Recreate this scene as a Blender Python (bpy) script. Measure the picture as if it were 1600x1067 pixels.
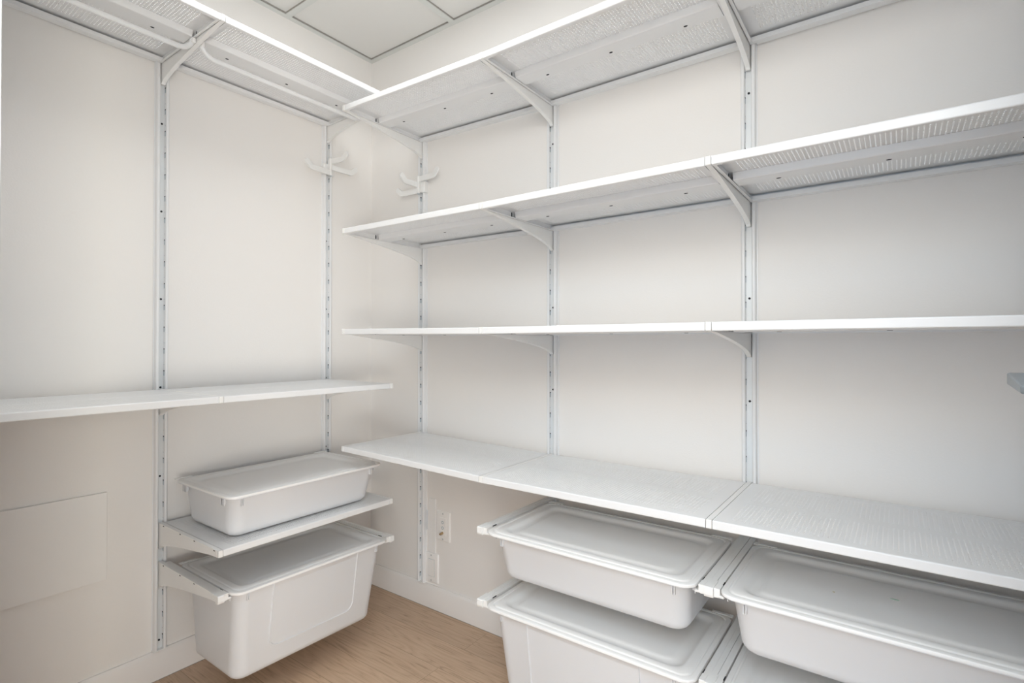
import bpy, math, random
from math import pi, sin, cos, radians, atan2
from mathutils import Matrix, Vector

S = bpy.context.scene
COL = S.collection
for o in list(bpy.data.objects):
    bpy.data.objects.remove(o, do_unlink=True)

# ------------------------------------------------------------------ camera
cam_d = bpy.data.cameras.new('camera')
cam = bpy.data.objects.new('camera', cam_d)
COL.objects.link(cam)
cam_d.sensor_width = 36.0
cam_d.lens = 837.1152 / 1600 * 36
cam_d.shift_x = (800 - 774.2443) / 1600
cam_d.shift_y = (530.3262 - 533.5) / 1600
cam_d.clip_start = 0.01
cam.matrix_world = (Matrix.Translation((1.8309, -1.5361, 1.0319)) @ Matrix.Rotation(0.6448, 4, 'Z')
                    @ Matrix.Rotation(pi / 2 + 0.0082, 4, 'X') @ Matrix.Rotation(0.0005, 4, 'Z'))
S.camera = cam

# ------------------------------------------------------------------ world, lights, exposure
W = bpy.data.worlds.new('daylight')
S.world = W
W.use_nodes = True
W.node_tree.nodes['Background'].inputs[0].default_value = (0.62, 0.80, 1.0, 1)
W.node_tree.nodes['Background'].inputs[1].default_value = 2.55


def area(name, loc, rot, sx, sy, power, color):
    d = bpy.data.lights.new(name, 'AREA')
    d.shape = 'RECTANGLE'; d.size = sx; d.size_y = sy; d.energy = power; d.color = color
    o = bpy.data.objects.new(name, d); COL.objects.link(o)
    o.location = loc; o.rotation_euler = rot
    return o


# unseen fill lights added beyond the doorway, and two panel lamps in the closet ceiling
area('side_fill', (3.4, -2.6, 0.5), (radians(95), 0, radians(57)), 0.9, 0.7, 70, (1.0, 0.93, 0.83))  # low fill added at the side of the doorway, no window modelled
area('side_fill', (5.0, -2.3, 1.0), (radians(90), 0, radians(75)), 0.8, 1.6, 138, (1.0, 0.94, 0.80))  # side fill added to lighten the left wall and corner
area('doorway_fill', (2.2, -2.6, 2.3), (radians(50), 0, radians(10)), 1.0, 1.0, 27, (0.84, 0.93, 1.0))  # unseen overhead light, set to suit the shadow slope under the shelves
area('doorway_fill', (2.4, -3.4, 1.9), (radians(97), 0, radians(8)), 2.4, 1.4, 44, (1.0, 0.76, 0.45))  # broad warm fill added behind the doorway to balance brightness
area('ceiling_lamp', (1.44, -1.22, 2.244), (0, 0, 0), 0.60, 0.38, 0.9, (0.7, 0.85, 1.0))
area('ceiling_lamp', (0.787, -0.718, 2.244), (0, 0, 0), 0.56, 0.56, 5.0, (0.95, 0.99, 1.0))  # unseen panel lamp added to balance brightness round the corner

S.view_settings.view_transform = 'Standard'
S.view_settings.look = 'None'
S.view_settings.gamma = 1.0
S.view_settings.use_curve_mapping = False
S.view_settings.exposure = 0.06

# ------------------------------------------------------------------ measured layout (metres)
ZC = 2.254                                   # ceiling
BAY = 0.60
RX = [0.3174 + BAY * i for i in range(4)]    # uprights on the right wall
LY = [-0.2333 - BAY * i for i in range(3)]   # uprights on the left wall
TH = 0.0186                                  # shelf thickness
DP = 0.389                                   # shelf front from the wall
Z_R = [1.8329, 1.4202, 1.0774, 0.6703]
E_R = [0.0158, 0.0062, 0.0050, 0.0131]       # first upright's brackets sit a little higher
Z_TOP_L, Z_MID_L, Z_LOW_L = 1.9148, 0.8914, 0.4819
DOOR_Y = -1.46


# ------------------------------------------------------------------ materials
def mat(name, col, rough=0.5, metal=0.0, spec=0.5, coat=0.0, var=0.0, bump=0.0, scale=60, emit=None, sss=0.0):
    m = bpy.data.materials.new(name)
    m.use_nodes = True
    nt = m.node_tree
    b = nt.nodes['Principled BSDF']
    b.inputs['Base Color'].default_value = (*col, 1)
    b.inputs['Roughness'].default_value = rough
    b.inputs['Metallic'].default_value = metal
    b.inputs['Specular IOR Level'].default_value = spec
    b.inputs['Coat Weight'].default_value = coat
    b.inputs['Coat Roughness'].default_value = 0.12
    if sss:
        b.inputs['Subsurface Weight'].default_value = sss
        b.inputs['Subsurface Radius'].default_value = (0.006, 0.005, 0.004)
    if emit:
        b.inputs['Emission Color'].default_value = (*emit[0], 1)
        b.inputs['Emission Strength'].default_value = emit[1]
    if var or bump:
        tc = nt.nodes.new('ShaderNodeTexCoord')
        no = nt.nodes.new('ShaderNodeTexNoise')
        no.inputs['Scale'].default_value = scale
        no.inputs['Detail'].default_value = 3
        nt.links.new(tc.outputs['Object'], no.inputs['Vector'])
        if var:
            mx = nt.nodes.new('ShaderNodeMix'); mx.data_type = 'RGBA'
            mx.inputs['A'].default_value = (*[c * (1 - var) for c in col], 1)
            mx.inputs['B'].default_value = (*[min(1, c * (1 + var)) for c in col], 1)
            nt.links.new(no.outputs['Fac'], mx.inputs['Factor'])
            nt.links.new(mx.outputs['Result'], b.inputs['Base Color'])
        if bump:
            bp = nt.nodes.new('ShaderNodeBump')
            bp.inputs['Strength'].default_value = bump
            bp.inputs['Distance'].default_value = 0.001
            nt.links.new(no.outputs['Fac'], bp.inputs['Height'])
            nt.links.new(bp.outputs['Normal'], b.inputs['Normal'])
    return m


WALL = mat('wall_paint', (0.868, 0.842, 0.815), 0.62, bump=0.25, scale=220, var=0.006)
CEIL = mat('ceiling_tile', (0.80, 0.79, 0.765), 0.8, bump=0.2, scale=400, var=0.01)
TEE = mat('ceiling_grid_metal', (0.72, 0.73, 0.705), 0.45)
TRIM = mat('trim_paint', (0.87, 0.84, 0.815), 0.4)
STEEL = mat('white_powder_coat', (0.835, 0.838, 0.842), 0.32, coat=0.10)
BRK = mat('white_bracket_coat', (0.89, 0.885, 0.87), 0.36)
CHAN = mat('galvanised_channel', (0.78, 0.80, 0.81), 0.35, metal=0.15)
CAP = mat('white_plastic_cap', (0.88, 0.875, 0.86), 0.4)
BIN = mat('bin_plastic', (0.755, 0.765, 0.785), 0.38, sss=0.08, var=0.004, scale=20)
LID = mat('lid_plastic', (0.90, 0.89, 0.875), 0.36, sss=0.05)
DARK = mat('dark_hole', (0.015, 0.017, 0.022), 0.8)
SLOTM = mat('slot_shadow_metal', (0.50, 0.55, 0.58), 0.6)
GAPM = mat('tile_gap', (0.34, 0.325, 0.30), 0.9)
PLATE = mat('cover_plate_plastic', (0.92, 0.90, 0.88), 0.3)
BRASS = mat('brass_jack', (0.55, 0.42, 0.25), 0.3, metal=0.9)
CHROME = mat('satin_nickel', (0.30, 0.335, 0.36), 0.42, metal=0.8)
SCREW = mat('zinc_screw', (0.55, 0.57, 0.58), 0.35, metal=0.8)
EMIT = mat('lamp_diffuser', (0.9, 0.9, 0.88), 0.5, emit=((1.0, 0.99, 0.97), 0.35))
DOORM = mat('door_paint', (0.80, 0.79, 0.775), 0.4)


def oak():
    m = bpy.data.materials.new('oak_planks')
    m.use_nodes = True
    nt = m.node_tree; N = nt.nodes; L = nt.links
    b = N['Principled BSDF']; b.inputs['Roughness'].default_value = 0.42
    tc = N.new('ShaderNodeTexCoord')
    mp = N.new('ShaderNodeMapping'); mp.inputs['Location'].default_value = (0.595, 0.025, 0)
    L.new(tc.outputs['Object'], mp.inputs['Vector'])
    br = N.new('ShaderNodeTexBrick')
    br.offset = 0.37; br.inputs['Scale'].default_value = 1.0
    br.inputs['Brick Width'].default_value = 1.25; br.inputs['Row Height'].default_value = 0.125
    br.inputs['Mortar Size'].default_value = 0.0009; br.inputs['Mortar Smooth'].default_value = 0.6
    br.inputs['Color1'].default_value = (0.0, 0.0, 0.0, 1); br.inputs['Color2'].default_value = (1, 1, 1, 1)
    br.inputs['Mortar'].default_value = (0.5, 0.5, 0.5, 1)
    L.new(mp.outputs[0], br.inputs['Vector'])
    # per plank offset of the grain
    off = N.new('ShaderNodeVectorMath'); off.operation = 'MULTIPLY_ADD'
    L.new(br.outputs['Color'], off.inputs[0]); off.inputs[1].default_value = (3.1, 7.7, 5.3)
    L.new(tc.outputs['Object'], off.inputs[2])
    st = N.new('ShaderNodeMapping'); st.inputs['Scale'].default_value = (1.0, 7.0, 1.0)
    L.new(off.outputs[0], st.inputs['Vector'])
    n1 = N.new('ShaderNodeTexNoise'); n1.inputs['Scale'].default_value = 2.2; n1.inputs['Detail'].default_value = 2
    L.new(st.outputs[0], n1.inputs['Vector'])
    mul = N.new('ShaderNodeMath'); mul.operation = 'MULTIPLY'; mul.inputs[1].default_value = 11.0
    L.new(n1.outputs['Fac'], mul.inputs[0])
    fr = N.new('ShaderNodeMath'); fr.operation = 'PINGPONG'; fr.inputs[1].default_value = 0.5
    L.new(mul.outputs[0], fr.inputs[0])
    st2 = N.new('ShaderNodeMapping'); st2.inputs['Scale'].default_value = (4.0, 150.0, 1.0)
    L.new(off.outputs[0], st2.inputs['Vector'])
    n2 = N.new('ShaderNodeTexNoise'); n2.inputs['Scale'].default_value = 1.6; n2.inputs['Detail'].default_value = 4
    L.new(st2.outputs[0], n2.inputs['Vector'])
    add = N.new('ShaderNodeMath'); add.operation = 'MULTIPLY_ADD'; add.inputs[1].default_value = 0.75
    L.new(fr.outputs[0], add.inputs[0]); L.new(n2.outputs['Fac'], add.inputs[2])
    rp = N.new('ShaderNodeValToRGB')
    rp.color_ramp.elements[0].position = 0.35; rp.color_ramp.elements[0].color = (0.42, 0.275, 0.175, 1)
    rp.color_ramp.elements[1].position = 0.95; rp.color_ramp.elements[1].color = (0.66, 0.475, 0.33, 1)
    e = rp.color_ramp.elements.new(0.55); e.color = (0.585, 0.405, 0.272, 1)
    L.new(add.outputs[0], rp.inputs[0])
    hs = N.new('ShaderNodeHueSaturation')
    vv = N.new('ShaderNodeMath'); vv.operation = 'MULTIPLY_ADD'; vv.inputs[1].default_value = 0.16; vv.inputs[2].default_value = 0.92
    L.new(br.outputs['Color'], vv.inputs[0]); L.new(vv.outputs[0], hs.inputs['Value'])
    L.new(rp.outputs[0], hs.inputs['Color'])
    mx = N.new('ShaderNodeMix'); mx.data_type = 'RGBA'
    L.new(br.outputs['Fac'], mx.inputs['Factor']); L.new(hs.outputs[0], mx.inputs['A'])
    mx.inputs['B'].default_value = (0.34, 0.22, 0.13, 1)
    L.new(mx.outputs['Result'], b.inputs['Base Color'])
    bp = N.new('ShaderNodeBump'); bp.inputs['Strength'].default_value = 0.15; bp.inputs['Distance'].default_value = 0.001
    L.new(add.outputs[0], bp.inputs['Height']); L.new(bp.outputs[0], b.inputs['Normal'])
    return m


OAK = oak()


# ------------------------------------------------------------------ mesh helpers
class M:
    def __init__(s, *mats):
        s.v = []; s.f = []; s.mi = []; s.mats = list(mats)

    def add(s, vs, fs, mi=0):
        n = len(s.v); s.v += [tuple(p) for p in vs]
        s.f += [tuple(i + n for i in f) for f in fs]; s.mi += [mi] * len(fs)
        return s

    def box(s, x0, x1, y0, y1, z0, z1, mi=0):
        x0, x1 = sorted((x0, x1)); y0, y1 = sorted((y0, y1)); z0, z1 = sorted((z0, z1))
        return s.add([(x0, y0, z0), (x1, y0, z0), (x1, y1, z0), (x0, y1, z0), (x0, y0, z1), (x1, y0, z1), (x1, y1, z1), (x0, y1, z1)],
                     [(0, 3, 2, 1), (4, 5, 6, 7), (0, 1, 5, 4), (1, 2, 6, 5), (2, 3, 7, 6), (3, 0, 4, 7)], mi)

    def prism(s, poly, a, b, axis='x', mi=0):
        """closed 2D outline (counter clockwise) swept along an axis"""
        n = len(poly)
        if axis == 'x': P = lambda t: [(t, p[0], p[1]) for p in poly]
        elif axis == 'y': P = lambda t: [(p[0], t, p[1]) for p in poly]
        else: P = lambda t: [(p[0], p[1], t) for p in poly]
        fs = [tuple(range(n))[::-1], tuple(range(n, 2 * n))]
        fs += [(i, (i + 1) % n, n + (i + 1) % n, n + i) for i in range(n)]
        return s.add(P(a) + P(b), fs, mi)

    def disc(s, c, rx, ry, axis, mi=0, n=14, depth=0.0006):
        vs = []
        for d in (-depth, depth):
            for i in range(n):
                a = 2 * pi * i / n; u, w = rx * cos(a), ry * sin(a)
                vs.append({'x': (c[0] + d, c[1] + u, c[2] + w), 'y': (c[0] + u, c[1] + d, c[2] + w), 'z': (c[0] + u, c[1] + w, c[2] + d)}[axis])
        return s.add(vs, [tuple(range(n))[::-1], tuple(range(n, 2 * n))] + [(i, (i + 1) % n, n + (i + 1) % n, n + i) for i in range(n)], mi)

    def tube(s, path, r, n=14, mi=0):
        path = [Vector(p) for p in path]; rings = []
        up = None
        for i, p in enumerate(path):
            t = (path[min(i + 1, len(path) - 1)] - path[max(i - 1, 0)]).normalized()
            if up is None:
                up = Vector((1, 0, 0)) if abs(t.x) < 0.8 else Vector((0, 1, 0))
            side = t.cross(up).normalized(); up = side.cross(t).normalized()
            rings.append([p + r * (cos(2 * pi * k / n) * side + sin(2 * pi * k / n) * up) for k in range(n)])
        vs = [v for R in rings for v in R]; m = len(rings)
        fs = [(i * n + k, i * n + (k + 1) % n, (i + 1) * n + (k + 1) % n, (i + 1) * n + k) for i in range(m - 1) for k in range(n)]
        fs += [tuple(range(n))[::-1], tuple(range((m - 1) * n, m * n))]
        return s.add(vs, fs, mi)

    def loft(s, loops, mi=0, cap0=False, cap1=False):
        n = len(loops[0]); vs = [p for L in loops for p in L]
        fs = [(i * n + k, i * n + (k + 1) % n, (i + 1) * n + (k + 1) % n, (i + 1) * n + k) for i in range(len(loops) - 1) for k in range(n)]
        if cap0: fs.append(tuple(range(n))[::-1])
        if cap1: fs.append(tuple(range((len(loops) - 1) * n, len(loops) * n)))
        return s.add(vs, fs, mi)

    def mesh(s, name, smooth=None):
        me = bpy.data.meshes.new(name)
        me.from_pydata(s.v, [], s.f)
        for m in s.mats: me.materials.append(m)
        me.polygons.foreach_set('material_index', s.mi)
        me.update()
        if smooth:
            me.polygons.foreach_set('use_smooth', [True] * len(me.polygons))
            me.set_sharp_from_angle(angle=radians(smooth))
        return me

    def obj(s, name, parent=None, smooth=None, bevel=0, seg=2):
        o = bpy.data.objects.new(name, s.mesh(name, smooth)); COL.objects.link(o)
        if parent: o.parent = parent
        if bevel:
            b = o.modifiers.new('bevel', 'BEVEL'); b.width = bevel; b.segments = seg
            b.limit_method = 'ANGLE'; b.angle_limit = radians(40)
        return o


def tag(o, label=None, cat=None, group=None, kind=None):
    if label: o['label'] = label
    if cat: o['category'] = cat
    if group: o['group'] = group
    if kind: o['kind'] = kind
    return o


def empty(name, loc=(0, 0, 0), rz=0.0, ry=0.0):
    o = bpy.data.objects.new(name, None); COL.objects.link(o)
    o.empty_display_size = 0.05
    o.location = loc; o.rotation_euler = (0, ry, rz)
    return o


def copy_tree(o, parent=None):
    c = o.copy(); COL.objects.link(c)
    for k in ('label', 'group', 'category'):
        if parent is None and k in c and k != 'category': del c[k]
    if parent: c.parent = parent
    for ch in list(o.children):
        copy_tree(ch, c)
    return c


def rr(cx, cy, hx, hy, r, z, n=7):
    """rounded rectangle loop, counter clockwise"""
    r = max(0.0005, min(r, hx - 1e-4, hy - 1e-4)); out = []
    for qx, qy, a0 in ((1, 1, 0), (-1, 1, 90), (-1, -1, 180), (1, -1, 270)):
        for i in range(n + 1):
            a = radians(a0 + 90 * i / n)
            out.append((cx + qx * (hx - r) + r * cos(a), cy + qy * (hy - r) + r * sin(a), z))
    return out


def structure(o):
    o['kind'] = 'structure'; return o


# ------------------------------------------------------------------ the room
XE, YE = 2.75, DOOR_Y
structure(M(OAK).box(-0.02, XE + 0.1, 0.02, -3.4, -0.04, 0).obj('floor'))
structure(M(WALL).box(-0.12, XE + 0.12, 0, 0.12, -0.04, ZC + 0.12).obj('wall_right'))
structure(M(WALL).box(-0.12, 0, 0, DOOR_Y - 0.12, -0.04, ZC + 0.12).obj('wall_left'))
structure(M(WALL).box(XE, XE + 0.12, 0, DOOR_Y - 0.12, -0.04, ZC + 0.12).obj('wall_side'))
JX0, JX1, JZ = 1.315, 2.045, 2.06
wf = M(WALL)
wf.box(0, JX0 - 0.0, DOOR_Y, DOOR_Y - 0.12, 0, ZC + 0.12).box(JX1, XE, DOOR_Y, DOOR_Y - 0.12, 0, ZC + 0.12)
wf.box(JX0, JX1, DOOR_Y, DOOR_Y - 0.12, JZ, ZC + 0.12)
structure(wf.obj('wall_front'))
# door casing on the closet side
cs = M(mat('casing_paint', (0.60, 0.615, 0.61), 0.5))
cs.box(JX0 - 0.07, 1.3010, DOOR_Y + 0.02, DOOR_Y, 0, JZ + 0.07)
cs.box(JX1 + 0.003, JX1 + 0.073, DOOR_Y + 0.02, DOOR_Y, 0, JZ + 0.07)
cs.box(1.3010, JX1 + 0.003, DOOR_Y + 0.02, DOOR_Y, JZ, JZ + 0.07)
structure(cs.obj('trim_1', bevel=0.0015))

# ceiling: lay-in tiles on a metal grid
structure(M(CEIL).box(0, XE, 0, DOOR_Y, ZC + 0.006, ZC + 0.10).obj('ceiling'))
g = M(TEE, GAPM)
A = 0.022
g.box(0, XE, 0, -A, ZC - 0.001, ZC).box(0, A, -A, DOOR_Y, ZC - 0.001, ZC)
g.box(XE - A, XE, -A, DOOR_Y, ZC - 0.001, ZC).box(A, XE - A, DOOR_Y + A, DOOR_Y, ZC - 0.001, ZC)
tx = [0.482, 1.092, 1.702, 2.312]; ty = [-0.413, -1.023]
for x in tx: g.box(x - 0.012, x + 0.012, -A, DOOR_Y + A, ZC - 0.0012, ZC + 0.004)
for y in ty: g.box(A, XE - A, y - 0.012, y + 0.012, ZC - 0.001, ZC + 0.0035)
xs = [A] + [t for x in tx for t in (x - 0.012, x + 0.012)] + [XE - A]
ys = [-A] + [t for y in ty for t in (y + 0.012, y - 0.012)] + [DOOR_Y + A]
for i in range(0, len(xs), 2):                     # shadow gap round each tile
    for j in range(0, len(ys), 2):
        x0, x1, y1, y0 = xs[i], xs[i + 1], ys[j], ys[j + 1]
        w = 0.0014
        g.box(x0, x1, y1 - w, y1, ZC + 0.001, ZC + 0.0061, 1).box(x0, x0 + w, y0, y1, ZC + 0.001, ZC + 0.0061, 1)
structure(g.obj('trim_2'))

# skirting
b = M(TRIM)
prof = [(0, 0.0015), (-0.012, 0.0015), (-0.012, 0.078), (-0.009, 0.084), (-0.006, 0.089), (0, 0.089)]
b.prism(prof[::-1], 0.0, XE, 'x')
structure(b.obj('baseboard_right', smooth=30))
b = M(TRIM)
b.prism([(-y, z) for y, z in prof], -0.012, DOOR_Y, 'y')
structure(b.obj('baseboard_left', smooth=30))
# dark gap between skirting and planks
structure(M(GAPM).box(0.0, XE, -0.0125, 0, 0.0001, 0.0016).box(0, 0.0125, 0, DOOR_Y, 0.0001, 0.0016).obj('trim_3'))

# open door leaf standing at the right of the doorway, just outside the picture
door = structure(M(DOORM).box(1.975, 2.012, -0.690, -1.456, 0.012, 2.045).obj('door_1', bevel=0.002))
hd = M(CHROME)
E_, T_ = (1.9230, -0.7540), (1.9030, -0.9840)        # elbow and tip of the flat pull
zt_, th_ = 1.0013, 0.0125
hd.prism([E_, (E_[0] + 0.0015, E_[1] + 0.006), (1.972, E_[1] + 0.040), (1.972, E_[1] - 0.012), (E_[0] + 0.024, E_[1] - 0.030),
          (T_[0] + 0.022, T_[1]), (T_[0] + 0.004, T_[1] - 0.006), T_], zt_ - th_, zt_, 'z')
hd.v = [(x, y, zt_ - 0.0065) if (z < zt_ - 0.01 and y < T_[1] + 0.001) else (x, y, z) for x, y, z in hd.v]
hd.box(1.9700, 1.9755, E_[1] - 0.045, E_[1] + 0.050, zt_ - 0.040, zt_ + 0.030)
hd.obj('door_handle', door, bevel=0.0018, seg=3)

# panel lamps in the ceiling grid, above the picture
def panel_lamp(x, y, hx, hy, label):
    cl = tag(empty('ceiling_light', (x, y, ZC)), label, 'ceiling light', 'flat ceiling panel lights')
    fr = M(TEE)
    fr.box(-hx, hx, hy - 0.02, hy, -0.004, 0.001).box(-hx, hx, -hy, -hy + 0.02, -0.004, 0.001)
    fr.box(-hx, -hx + 0.02, -hy, hy, -0.004, 0.001).box(hx - 0.02, hx, -hy, hy, -0.004, 0.001)
    fr.obj('frame', cl)
    M(EMIT).box(-hx + 0.02, hx - 0.02, -hy + 0.02, hy - 0.02, -0.002, 0.001).obj('diffuser', cl)


panel_lamp(1.44, -1.22, 0.325, 0.20, 'flat white ceiling panel light next to the doorway')
panel_lamp(0.787, -0.718, 0.29, 0.29, 'added unseen ceiling panel light over the corner of the shelves')  # unseen panel added to go with the corner lamp


# ------------------------------------------------------------------ uprights
def upright_meshes(z0, z1, screws, slot0):
    H = z1 - z0
    a = M(STEEL)
    # each side: a flange on the wall, then a rounded ridge that stands 18 mm proud of it
    for sgn in (-1, 1):
        pts = [(0.0205, 0), (0.0205, -0.0022), (0.0175, -0.0026), (0.0172, -0.0150), (0.0160, -0.0172), (0.0140, -0.0180),
               (0.0110, -0.0180), (0.0092, -0.0172), (0.0082, -0.0155), (0.0082, 0)]
        poly = [(sgn * x, y) for x, y in pts]
        if sgn > 0: poly = poly[::-1]
        a.prism(poly, 0, H, 'z')
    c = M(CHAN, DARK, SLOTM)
    c.box(-0.0082, 0.0082, -0.0040, 0, 0, H)
    z = slot0 - z0
    while z < H:
        if z > 0.01:
            for sgn in (-1, 1):
                x = sgn * 0.0082
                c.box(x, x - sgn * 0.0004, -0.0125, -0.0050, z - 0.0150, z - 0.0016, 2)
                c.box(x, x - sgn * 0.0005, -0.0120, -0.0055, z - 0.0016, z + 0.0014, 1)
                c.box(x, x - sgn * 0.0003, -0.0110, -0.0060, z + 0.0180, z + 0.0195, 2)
        z += 0.0677
    return a, c


def make_upright(loc, rz, z0, screws, slot0, label, group, length=1.93):
    t = tag(empty('wall_upright', loc, rz), label, 'wall upright', group)
    a, c = upright_meshes(z0, z0 + length, screws, slot0)
    a.obj('side_rail', t, smooth=40)
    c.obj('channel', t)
    for zs in screws:
        s = M(DARK, SCREW); s.disc((0, -0.0045, zs - z0), 0.0030, 0.0030, 'y', 0, 14, 0.0009)
        s.obj('screw_hole', t)
    e = M(CAP); e.box(-0.0200, 0.0200, -0.0176, 0, -0.004, 0.0)
    e.obj('end_cap', t, bevel=0.001)
    return t


UPG = 'white slotted wall uprights'
ZU_R, ZU_L = 0.094, 0.094
r_scr = [1.695, 1.424, 1.152, 0.881]
l_scr = [1.715, 1.442, 1.170, 0.897, 0.623, 0.351, 0.119]
rlab = ['white slotted upright on the right wall nearest the corner, beside two wall plates',
        'white slotted upright on the right wall, second from the corner',
        'white slotted upright on the right wall, third from the corner',
        'white slotted upright on the right wall farthest from the corner']
for i, x in enumerate(RX):
    make_upright((x, 0, ZU_R), 0, ZU_R, r_scr, 1.345 + 0.0677 * -18, rlab[i], UPG)
llab = ['white slotted upright on the left wall nearest the corner, behind the lidded bins',
        'white slotted upright on the left wall beside the blank access panel',
        'white slotted upright on the left wall next to the doorway wall']
for i, y in enumerate(LY):
    make_upright((0, y, ZU_L), pi / 2, ZU_L, l_scr, 1.422 - 0.0677 * 19, llab[i], UPG)


# ------------------------------------------------------------------ brackets
def arm_mesh():
    top = [(-0.0065, 0.0), (-0.3795, 0.0)]
    low = [(-0.3795, -0.0184), (-0.345, -0.0205), (-0.30, -0.0255), (-0.25, -0.0315), (-0.20, -0.0378), (-0.15, -0.0445),
           (-0.11, -0.0508), (-0.08, -0.0565), (-0.05, -0.0635), (-0.032, -0.0690), (-0.020, -0.0745), (-0.0140, -0.0800), (-0.0065, -0.0800)]
    a = M(BRK, DARK)
    a.prism(top + low, -0.0058, 0.0058, 'x')
    for y in (-0.048, -0.161, -0.250, -0.365):
        for sgn in (-1, 1):
            a.box(sgn * 0.0057, sgn * 0.0060, y - 0.004, y + 0.004, -0.0050, -0.0025, 1)
    return a


def cap_mesh():
    c = M(CAP)
    c.prism([(-0.3795, 0.0002), (-0.3885, 0.0002), (-0.3900, -0.0012), (-0.3900, -0.0165), (-0.3885, -0.0186), (-0.3795, -0.0186)], -0.0058, 0.0058, 'x')
    return c


def rail_mesh(sgn):
    """drawer runner fixed along one side of a bracket"""
    r = M(CAP, DARK)
    r.box(sgn * 0.0062, sgn * 0.0200, -0.030, -0.388, -0.0030, -0.0008)       # top flange
    r.box(sgn * 0.0062, sgn * 0.0085, -0.030, -0.388, -0.0190, -0.0030)
    r.box(sgn * 0.0178, sgn * 0.0200, -0.030, -0.388, -0.0150, -0.0030)       # drop of the channel
    r.box(sgn * 0.0178, sgn * 0.0300, -0.030, -0.3880, -0.0165, -0.0150)      # ledge the bin's rim slides on
    r.box(sgn * 0.0062, sgn * 0.0180, -0.036, -0.388, -0.0190, -0.0175)
    return r


def stop_mesh(sgn):
    r = M(CAP, DARK)
    r.box(sgn * 0.0092, sgn * 0.0215, -0.362, -0.3890, -0.0178, 0.0002)
    r.box(sgn * 0.0196, sgn * 0.0218, -0.344, -0.3625, -0.0004, -0.0030, 1)
    r.box(sgn * 0.0205, sgn * 0.0290, -0.382, -0.3890, -0.0180, -0.0128)
    return r


def nose_mesh():
    r = M(CAP)
    r.prism([(-0.350, 0.0008), (-0.3910, 0.0008), (-0.3935, -0.0015), (-0.3940, -0.0150), (-0.3920, -0.0200), (-0.3860, -0.0215), (-0.3797, -0.0205), (-0.3797, -0.0040), (-0.350, -0.0005)], -0.0090, 0.0090, 'x')
    return r


arm_me = [None, None]


def make_bracket(loc, rz, label, group, rails=(), name='shelf_bracket'):
    t = tag(empty(name, loc, rz), label, 'shelf bracket', group)
    if arm_me[0] is None:
        arm_me[0] = arm_mesh().mesh('arm'); arm_me[1] = cap_mesh().mesh('end_cap')
    for nm, me in (('arm', arm_me[0]), ('end_cap', arm_me[1]))[:1 if rails else 2]:
        o = bpy.data.objects.new(nm, me); COL.objects.link(o); o.parent = t
        bv = o.modifiers.new('bevel', 'BEVEL'); bv.width = 0.0012; bv.segments = 2
        bv.limit_method = 'ANGLE'; bv.angle_limit = radians(50)
    if rails:
        nose_mesh().obj('nose_cap', t, bevel=0.0018, seg=3)
    for sgn in rails:
        r = rail_mesh(sgn).obj('drawer_runner', t, bevel=0.0004, seg=1)
        stop_mesh(sgn).obj('runner_stop', r, bevel=0.0014, seg=3)
    return t


BG = 'white shelf brackets'
wall_pos = ['nearest the corner', 'second from the corner', 'third from the corner', 'farthest from the corner']
lev_r = ['top shelf', 'second shelf', 'third shelf', 'lowest shelf']
for k in range(4):
    for i, x in enumerate(RX):
        dz = E_R[k] if i == 0 else 0
        make_bracket((x, 0, Z_R[k] + dz), 0, f'white bracket under the {lev_r[k]} of the right wall, {wall_pos[i]}', BG)
for z, nm in ((0.5330, 'upper'), (0.3365, 'lower')):
    for i in (1, 2, 3):
        make_bracket((RX[i], 0, z), 0, f'white bracket with {nm} bin runners on the right wall, {wall_pos[i]}',
                     'brackets carrying the bin runners', rails={1: (1,), 2: (-1, 1), 3: (-1,)}[i], name='runner_bracket')
lpos = ['nearest the corner', 'beside the access panel', 'next to the doorway wall']
for z, nm in ((Z_TOP_L, 'top shelf'), (Z_MID_L, 'middle shelf')):
    for i, y in enumerate(LY):
        make_bracket((0, y, z), pi / 2, f'white bracket under the {nm} on the left wall, {lpos[i]}', BG)
for i in (0, 1):
    make_bracket((0, LY[i], Z_LOW_L), pi / 2, 'white bracket under the low shelf on the left wall, ' + ('corner end' if i == 0 else 'end near the access panel'), BG)
# local +x of a left wall bracket points to the corner
make_bracket((0, LY[0], 0.3500), pi / 2, 'white runner bracket of the left wall deep bin, at its corner end', 'brackets carrying the bin runners', rails=(-1,), name='runner_bracket')
make_bracket((0, LY[1], 0.3625), pi / 2, 'white runner bracket of the left wall deep bin, at its access panel end', 'brackets carrying the bin runners', rails=(1,), name='runner_bracket')


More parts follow.
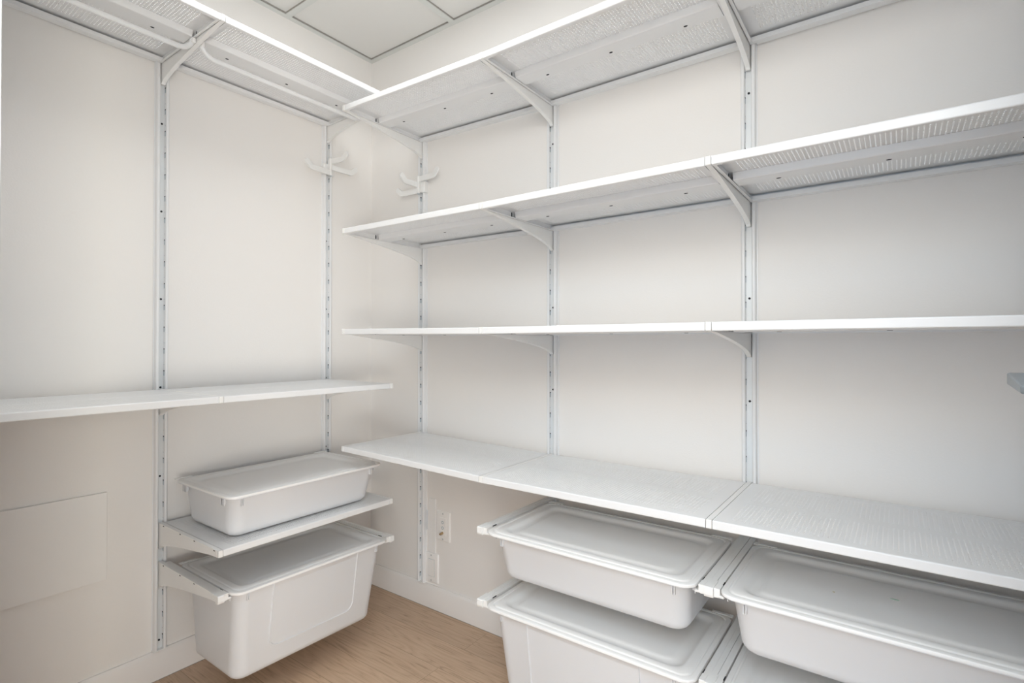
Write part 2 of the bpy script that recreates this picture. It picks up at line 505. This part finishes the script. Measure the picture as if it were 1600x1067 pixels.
# ------------------------------------------------------------------ shelves
def perforated_plate(m, hx, y0, y1, zt, th):
    """plate with square-grid round holes cut right through"""
    p = 0.00803; nx = 66; x_start = -p * (nx - 1) / 2 - p / 2; r = 0.00165
    zb = zt - th
    # wall side is y0 (near zero), room side y1 (negative); two perforated fields
    fields = [(-0.366, 18), (-0.190, 17)]
    octv = [(r * cos(radians(22.5 + 45 * i)), r * sin(radians(22.5 + 45 * i))) for i in range(8)]
    strips = []
    prev = y1
    for ys_, n in fields:
        strips.append((prev, ys_)); prev = ys_ + n * p
    strips.append((prev, y0))
    for a, b_ in strips:
        m.add([(-hx, a, zt), (hx, a, zt), (hx, b_, zt), (-hx, b_, zt)], [(0, 1, 2, 3)])
        m.add([(-hx, a, zb), (hx, a, zb), (hx, b_, zb), (-hx, b_, zb)], [(3, 2, 1, 0)])
    for ys_, n in fields:
        ye = ys_ + n * p
        for a, b_ in ((-hx, x_start), (x_start + nx * p, hx)):
            m.add([(a, ys_, zt), (b_, ys_, zt), (b_, ye, zt), (a, ye, zt)], [(0, 1, 2, 3)])
            m.add([(a, ys_, zb), (b_, ys_, zb), (b_, ye, zb), (a, ye, zb)], [(3, 2, 1, 0)])
        for j in range(n):
            for i in range(nx):
                cx = x_start + (i + 0.5) * p; cy = ys_ + (j + 0.5) * p; h = p / 2
                vs = []
                for z in (zt, zb):
                    vs += [(cx + h, cy + h, z), (cx - h, cy + h, z), (cx - h, cy - h, z), (cx + h, cy - h, z)]
                    vs += [(cx + ox, cy + oy, z) for ox, oy in octv]
                fs = []
                # octagon verts: 0:22.5 1:67.5 | 2:112.5 3:157.5 | 4:202.5 5:247.5 | 6:292.5 7:337.5 ; corners 0:++ 1:-+ 2:-- 3:+-
                top = [(0, 5, 4), (1, 7, 6), (2, 9, 8), (3, 11, 10), (0, 1, 6, 5), (1, 2, 8, 7), (2, 3, 10, 9), (3, 0, 4, 11)]
                fs += top
                fs += [tuple(12 + q for q in reversed(f)) for f in top]
                fs += [(4 + q, 4 + (q + 1) % 8, 16 + (q + 1) % 8, 16 + q) for q in range(8)]
                m.add(vs, fs)


HX = 0.2930


def shelf_meshes():
    m = M(STEEL, DARK)
    perforated_plate(m, HX, -0.0205, -DP + 0.0025, 0.0, 0.0009)
    # front lip with a soft upper edge, folded back below
    m.prism([(-DP + 0.0025, -0.0009), (-DP + 0.0025, 0.0), (-DP + 0.0012, -0.0004), (-DP + 0.0003, -0.0013), (-DP, -0.0027), (-DP, -TH + 0.0022),
             (-DP + 0.0007, -TH + 0.0007), (-DP + 0.0022, -TH), (-DP + 0.0110, -TH), (-DP + 0.0110, -TH + 0.0010), (-DP + 0.0030, -TH + 0.0012), (-DP + 0.0025, -0.0030)], -HX, HX, 'x')
    # back lip
    m.box(-HX, HX, -0.0205, -0.0215, -TH + 0.001, -0.0005)
    m.box(-HX, HX, -0.0340, -0.0205, -TH, -TH + 0.0010)
    m.box(-HX, HX, -0.0340, -0.0331, -TH + 0.0010, -0.0070)
    m.box(-0.2780, 0.2780, -0.0205, -0.0110, -TH, -TH + 0.0010)
    # end lips
    for s_ in (-1, 1):
        m.box(s_ * HX, s_ * (HX - 0.001), -0.0345, -DP + 0.0110, -TH, -0.0005)
        m.box(s_ * HX, s_ * (HX - 0.0075), -0.0345, -DP + 0.0110, -TH, -TH + 0.001)
        m.box(s_ * (HX - 0.0009), s_ * (HX - 0.0018), -0.2555, -0.2515, -TH + 0.0015, -0.0030, 1)
    st = M(STEEL, DARK)
    st.prism([(-0.1860, -0.0012), (-0.1900, -0.0165), (-0.1920, -TH + 0.0004), (-0.2440, -TH + 0.0004), (-0.2460, -0.0165), (-0.2500, -0.0012)], -HX + 0.009, HX - 0.009, 'x')
    for x in (-0.198, 0.0, 0.198):
        st.disc((x, -0.2050, -TH + 0.0002), 0.0050, 0.0032, 'z', 1, 14, 0.0005)
    return m, st


_sm, _st = shelf_meshes()
shelf0 = empty('metal_shelf')
_sm.obj('perforated_panel', shelf0)
_st.obj('stiffener', shelf0, bevel=0.0012)
used = [False]
SG = 'white perforated metal shelves'


def place_shelf(loc, rz, ry, label, rx=0.0):
    t = copy_tree(shelf0) if used[0] else shelf0
    used[0] = True
    t.location = loc; t.rotation_mode = 'XYZ'
    if rz: t.matrix_world = Matrix.Translation(loc) @ Matrix.Rotation(rz, 4, 'Z') @ Matrix.Rotation(ry, 4, 'Y')
    else: t.rotation_euler = (0, ry, 0)
    tag(t, label, 'shelf', SG)
    return t


lev_s = ['top', 'second', 'third', 'lowest']
bay = ['corner end', 'middle section', 'right end section']
for k in range(4):
    for i in range(3):
        xc = RX[i] + BAY / 2
        if i == 0: z, ry = Z_R[k] + E_R[k] / 2, E_R[k] / BAY
        else: z, ry = Z_R[k], 0.0
        place_shelf((xc, 0, z), 0, ry, f'white perforated shelf, {bay[i]} of the {lev_s[k]} row on the right wall')
lbay = ['corner section', 'section nearest the doorway']
for z, nm in ((Z_TOP_L, 'top'), (Z_MID_L, 'middle')):
    for i in range(2):
        place_shelf((0, LY[i] - BAY / 2, z), pi / 2, 0, f'white perforated shelf, {nm} level of the left wall, {lbay[i]}')
place_shelf((0, LY[0] - BAY / 2, Z_LOW_L), pi / 2, 0, 'low white perforated shelf on the left wall carrying the shallow lidded bin')


# ------------------------------------------------------------------ bins with lids
RA, RF, RK, RC = 0.2725, 0.4139, 0.0758, 0.030      # rim half length, front, back, corner radius


def body_mesh(deep):
    H = 0.2758 if deep else 0.1302
    bx = 0.2408 if deep else 0.2440
    bf = 0.3600 if deep else 0.3690
    bk = 0.1020 if deep else 0.1020
    cy_t = -(RF + RK) / 2; hy_t = (RF - RK) / 2
    tx_, tf, tk = RA - 0.0165, RF - 0.0165, RK + 0.0130
    m = M(BIN)
    loops = []

    def L(t, inset, z, r):
        hx = tx_ + (bx - tx_) * t - inset
        f = tf + (bf - tf) * t - inset; k = tk + (bk - tk) * t + inset
        return rr(0, -(f + k) / 2, hx, (f - k) / 2, r, z, 9)
    loops.append(rr(0, cy_t, RA - 0.003, hy_t - 0.003, RC, -0.0060, 9))
    loops.append(rr(0, cy_t, RA - 0.003, hy_t - 0.003, RC, -0.0090, 9))
    loops.append(L(0, -0.002, -0.0090, 0.034))
    loops.append(L(0, 0, -0.0120, 0.034))
    loops.append(L(0.15, 0, -H * 0.15, 0.036))
    R = 0.026
    loops.append(L(1 - R / H, 0, -H + R, 0.042))
    for i in range(1, 7):
        a = radians(15 * i)
        loops.append(L(1 - R / H * (1 - sin(a)), R * (1 - cos(a)) * 0.95, -H + R - R * sin(a), 0.042 - 0.004 * i))
    m.loft([l[::-1] for l in loops], cap1=True)
    # short fins under the rim at both ends and small ribs at the front corners
    for s_ in (-1, 1):
        for yy in (-tf + 0.040, -tk - 0.040):
            m.box(s_ * (tx_ - 0.002), s_ * (RA - 0.0075), yy - 0.0015, yy + 0.0015, -0.0300, -0.0110)
            m.box(s_ * (RA - 0.0095), s_ * (RA - 0.0075), yy - 0.014, yy + 0.014, -0.0300, -0.0110)
        for dx in (0.0265, 0.0315):
            m.box(s_ * (tx_ - dx), s_ * (tx_ - dx - 0.0016), -tf - 0.0010, -tf + 0.006, -0.0340, -0.0110)
    if deep:
        # raised panel with rounded lower corners on the front and back faces
        hw, zb_, zt_ = 0.150, -0.210, -0.010
        out = [(hw, zt_), (-hw, zt_), (-hw, zb_ + 0.03)]
        for i in range(1, 9):
            a = radians(180 + 90 * i / 8); out.append((-hw + 0.03 + 0.03 * cos(a), zb_ + 0.03 + 0.03 * sin(a)))
        for i in range(0, 9):
            a = radians(270 + 90 * i / 8); out.append((hw - 0.03 + 0.03 * cos(a), zb_ + 0.03 + 0.03 * sin(a)))

        def face_y(z, o_):
            t = min(1, -z / H); return -(tf + (bf - tf) * t) - o_
        n = len(out); cxm = 0.0; czm = (zb_ + zt_) / 2
        def shrink(p, d): return (p[0] * (1 - d / hw), czm + (p[1] - czm) * (1 - d / 0.10))
        rings = []
        for d, o_ in ((0.0, -0.002), (0.0002, 0.0020), (0.0009, 0.0036), (0.0030, 0.0036), (0.0042, 0.0008)):
            rings.append([(shrink(p, d)[0], face_y(shrink(p, d)[1], o_), shrink(p, d)[1]) for p in out])
        m.loft(rings, cap1=True)
    return m


def lid_mesh():
    m = M(LID)
    cy = -(RF + RK) / 2; hy = (RF - RK) / 2; hx = RA
    steps = [(0.0030, -0.0068, RC), (0.0000, -0.0060, RC), (0.0000, -0.0026, RC), (0.0008, -0.0008, RC), (0.0025, 0.0, RC),
             (0.0110, 0.0, 0.026), (0.0122, -0.0016, 0.025), (0.0140, -0.0022, 0.024), (0.0160, -0.0016, 0.023), (0.0175, -0.0002, 0.022),
             (0.0190, 0.0004, 0.022), (0.0330, 0.0004, 0.026), (0.0365, -0.0006, 0.028), (0.0400, -0.0034, 0.028), (0.0440, -0.0064, 0.028), (0.0480, -0.0076, 0.027),
             (0.0600, -0.0078, 0.022), (0.0640, -0.0062, 0.020), (0.0680, -0.0048, 0.018), (0.0740, -0.0044, 0.016), (0.1000, -0.0046, 0.012), (0.1400, -0.0050, 0.006)]
    loops = [rr(0, cy, hx - d, hy - d, r, z, 9) for d, z, r in steps]
    m.loft(loops, cap1=True)
    return m


_bodies = {}


def make_bin(deep, loc, rz, ry, label, group, push=0.0):
    t = empty('storage_bin', loc, rz)
    if rz:
        t.matrix_world = Matrix.Translation(loc) @ Matrix.Rotation(rz, 4, 'Z') @ Matrix.Rotation(ry, 4, 'Y')
    tag(t, label, 'storage bin', group)
    if deep not in _bodies: _bodies[deep] = body_mesh(deep).mesh('bin_body', 45)
    if 'lid' not in _bodies: _bodies['lid'] = lid_mesh().mesh('bin_lid', 26)
    bo = bpy.data.objects.new('bin_body', _bodies[deep]); COL.objects.link(bo); bo.parent = t
    so = bo.modifiers.new('thickness', 'SOLIDIFY'); so.thickness = 0.0018; so.offset = -1
    lo = bpy.data.objects.new('bin_lid', _bodies['lid']); COL.objects.link(lo); lo.parent = t
    for ch in (bo, lo): ch.location = (0, push, 0)
    # rim tabs at the back corners
    for s_ in (-1, 1):
        c = M(CAP)
        c.box(s_ * (RA - 0.052), s_ * (RA - 0.010), -RK + 0.003, -RK - 0.008, 0.0002, 0.0025)
        c.box(s_ * (RA - 0.010), s_ * (RA - 0.001), -RK + 0.003, -RK - 0.012, 0.0002, 0.0025)
        o = c.obj('lid_clip', t, bevel=0.0008); o.location = (0, push, 0)
    return t


make_bin(False, (0, -0.537, 0.6140), pi / 2, 0, 'shallow white lidded bin standing on the low shelf on the left wall', 'shallow lidded bins', push=0.0285)
make_bin(True, (0, -0.535, 0.3570), pi / 2, 0.0150, 'deep white lidded bin hanging below the low shelf on the left wall', 'deep lidded bins')
make_bin(False, (RX[1] + 0.3030, 0, 0.5336), 0, 0, 'shallow white lidded bin at centre, hanging right of the wall plates', 'shallow lidded bins')
make_bin(True, (RX[1] + 0.3030, 0, 0.3372), 0, 0, 'deep white lidded bin at bottom centre, hanging under the shallow bin', 'deep lidded bins')
bin_e = make_bin(False, (RX[2] + 0.2960, 0, 0.5350), 0, 0, 'shallow white lidded bin at the right edge, small green mark on its lid', 'shallow lidded bins')
make_bin(True, (RX[2] + 0.2960, 0, 0.3372), 0, 0, 'white lidded bin in the bottom right corner, mostly hidden', 'deep lidded bins')


for nm, px_, py_, rx_, ry_, cc in (('green_mark', 1.8230, -0.2210, 0.0075, 0.0025, (0.50, 0.66, 0.56)), ('small_stain', 1.7240, -0.2550, 0.0022, 0.0016, (0.62, 0.55, 0.38))):
    k = M(mat(nm, cc, 0.5)).disc((px_ - (RX[2] + 0.2960), py_, -0.0047), rx_, ry_, 'z', 0, 14, 0.0005).obj(nm, bin_e)


# ------------------------------------------------------------------ clothes rails under the top left shelf
def make_rod(y_a, y_b, label):
    x, zt, z0 = 0.2370, Z_TOP_L - 0.034, 1.8590
    t = tag(empty('clothes_rail', (x, (y_a + y_b) / 2, z0)), label, 'clothes rail', 'white clothes rails under the top left shelf')
    h = abs(y_b - y_a) / 2 - 0.0125; R = 0.040; n = 8
    path = [(0.006, -h, zt - z0 + 0.008)]
    for i in range(n + 1):
        a = radians(180 + 90 * i / n)
        path.append((0, -h + R + R * cos(a), R * 0.9 + R * 0.9 * sin(a)))
    for i in range(n + 1):
        a = radians(270 + 90 * i / n)
        path.append((0, h - R + R * cos(a), R * 0.9 + R * 0.9 * sin(a)))
    path.append((0.006, h, zt - z0 + 0.008))
    M(STEEL).tube(path, 0.0072, 16).obj('rod', t, smooth=50)
    for s_ in (-1, 1):
        M(CAP).box(-0.006, 0.012, s_ * h - 0.005, s_ * h + 0.005, zt - z0 + 0.000, zt - z0 + 0.014).obj('mount', t, bevel=0.002)
    return t


make_rod(LY[1], LY[0], 'thin white clothes rail under the top left shelf, the one reaching to the corner')
make_rod(LY[2], LY[1], 'thin white clothes rail under the top left shelf at the upper left edge')


# ------------------------------------------------------------------ hooks on the uprights
def arm_profile(L_, tip=0.030):
    """flat bar rising at its rounded end, drawn in the plane (along, up)"""
    w = 0.0100; k = L_ - 0.026
    c = [(0, 0), (k, -0.001), (k + 0.006, 0.0010), (L_ - 0.004, 0.0165)]
    up, dn = [], []
    for i, p in enumerate(c):
        a = c[max(0, i - 1)]; b_ = c[min(len(c) - 1, i + 1)]
        t = Vector((b_[0] - a[0], b_[1] - a[1])).normalized(); nrm = Vector((-t.y, t.x))
        up.append((p[0] + nrm.x * w, p[1] + nrm.y * w)); dn.append((p[0] - nrm.x * w, p[1] - nrm.y * w))
    e = c[-1]; d = Vector((e[0] - c[-2][0], e[1] - c[-2][1])).normalized(); endc = []
    a0 = atan2(d.y, d.x)
    for i in range(1, 8):
        a = a0 - pi / 2 + pi * i / 8; endc.append((e[0] + w * cos(a), e[1] + w * sin(a)))
    return dn + endc + up[::-1]


def make_hook(loc, rz, arms, h, label):
    t = tag(empty('triple_hook', loc, rz), label, 'coat hook', 'white triple hooks')
    M(CAP).tube([(0, -0.031, 0), (0, -0.031, h)], 0.0060, 18).obj('pivot', t, smooth=50)
    b_ = M(CAP)
    b_.prism([(-0.0235, 0), (-0.0235, -0.0190), (-0.0200, -0.0215), (0.0200, -0.0215), (0.0235, -0.0190), (0.0235, 0),
              (0.0215, 0), (0.0215, -0.0182), (-0.0215, -0.0182), (-0.0215, 0)], 0.004, h - 0.020, 'z')
    b_.box(-0.006, 0.006, -0.0265, -0.0210, 0.004, h - 0.004)
    b_.obj('clip', t, bevel=0.0008)
    M(SLOTM).tube([(0, -0.031, -0.0025), (0, -0.031, 0)], 0.0050, 16).obj('pin', t)
    for ang, L_, z, ht in arms:
        a = M(CAP); a.prism(arm_profile(L_), -0.0032, 0.0032, 'y')
        o = a.obj('hook_arm', t, bevel=0.0016, seg=2)
        o.location = (0, -0.031, z); o.rotation_euler = (0, 0, radians(ang))
    return t


# angles: 0 along the wall to local +x, -90 straight out into the room
make_hook((RX[0], 0, 1.6265), 0, [(-5, 0.112, 0.055, 0), (-176, 0.112, 0.0105, 0), (-90, 0.092, 0.033, 0)], 0.067, 'white triple coat hook clipped to the first upright of the right wall')
make_hook((0, LY[0], 1.7000), pi / 2, [(-175, 0.115, 0.0105, 0), (-4, 0.118, 0.033, 0), (-84, 0.092, 0.055, 0)], 0.067, 'white triple coat hook clipped to the upright left of the corner')

# ------------------------------------------------------------------ plates on the walls
t = tag(empty('access_panel', (0, -1.222, 0.354)), 'plain rectangular access panel low on the left wall', 'wall panel')
M(mat('access_panel_paint', (0.88, 0.862, 0.84), 0.5)).box(0, 0.0095, -0.25, 0.25, 0, 0.2505).obj('panel_face', t, bevel=0.0012)


def cover_plate(x, z, label):
    t = tag(empty('cover_plate', (x, 0, z)), label, 'wall plate', 'white cover plates by the corner upright')
    p = M(PLATE); p.loft([rr(0, 0, 0.035 - d, 0.057 - d, 0.003, h_, 3) for d, h_ in ((0, 0), (0, 0.0035), (0.0012, 0.0050), (0.004, 0.0058))], cap1=True)
    p.v = [(a, -c_, b_) for a, b_, c_ in p.v]
    p.f = [tuple(reversed(f)) for f in p.f]
    p.obj('plate', t, smooth=40)
    for s_ in (-1, 1):
        M(SCREW).disc((0, -0.0060, s_ * 0.0485), 0.0028, 0.0028, 'y', 0, 12, 0.0006).obj('screw', t)
    return t


t = cover_plate(0.427, 0.3290, 'white wall plate with two small round sockets and a brass aerial jack')
M(PLATE, GAPM).box(-0.0170, 0.0170, -0.0072, -0.0055, -0.0335, 0.0335).obj('insert', t, bevel=0.0006)
for zz in (0.016, -0.005):
    s = M(PLATE, SLOTM)
    s.disc((0.0, -0.0074, zz), 0.0062, 0.0062, 'y', 1, 18, 0.0005); s.disc((0.0, -0.0078, zz), 0.0025, 0.0025, 'y', 0, 12, 0.0006)
    s.obj('socket', t)
j = M(BRASS); j.tube([(0.0, -0.0070, -0.025), (0.0, -0.0180, -0.025)], 0.0052, 6)
j.tube([(0.0, -0.0180, -0.025), (0.0, -0.0230, -0.025)], 0.0034, 12)
j.obj('aerial_jack', t)
t = cover_plate(0.3655, 0.1565, 'blank white wall plate with a rectangular outline, just above the skirting')
gm = M(SLOTM, PLATE)
gm.box(-0.0172, 0.0172, -0.0062, -0.0052, -0.0338, 0.0338, 0)
gm.obj('gap_line', t)
M(PLATE).box(-0.0160, 0.0160, -0.0075, -0.0055, -0.0325, 0.0325).obj('insert', t, bevel=0.0006)
tag(M(mat('raceway_plastic', (0.90, 0.885, 0.87), 0.25)).box(0.3475, 0.3855, -0.0035, 0, 0.2145, 0.4260).obj('cable_cover', bevel=0.001),
    'narrow pale vertical cable cover between the corner upright and the jack plate', 'cable cover')
tag(M(mat('grey_strip', (0.80, 0.82, 0.85), 0.3)).box(0.3395, 0.3430, -0.0100, 0, 0.300, 0.376).obj('cable_clip', bevel=0.001),
    'small grey strip against the side of the corner upright above the blank plate', 'clip')
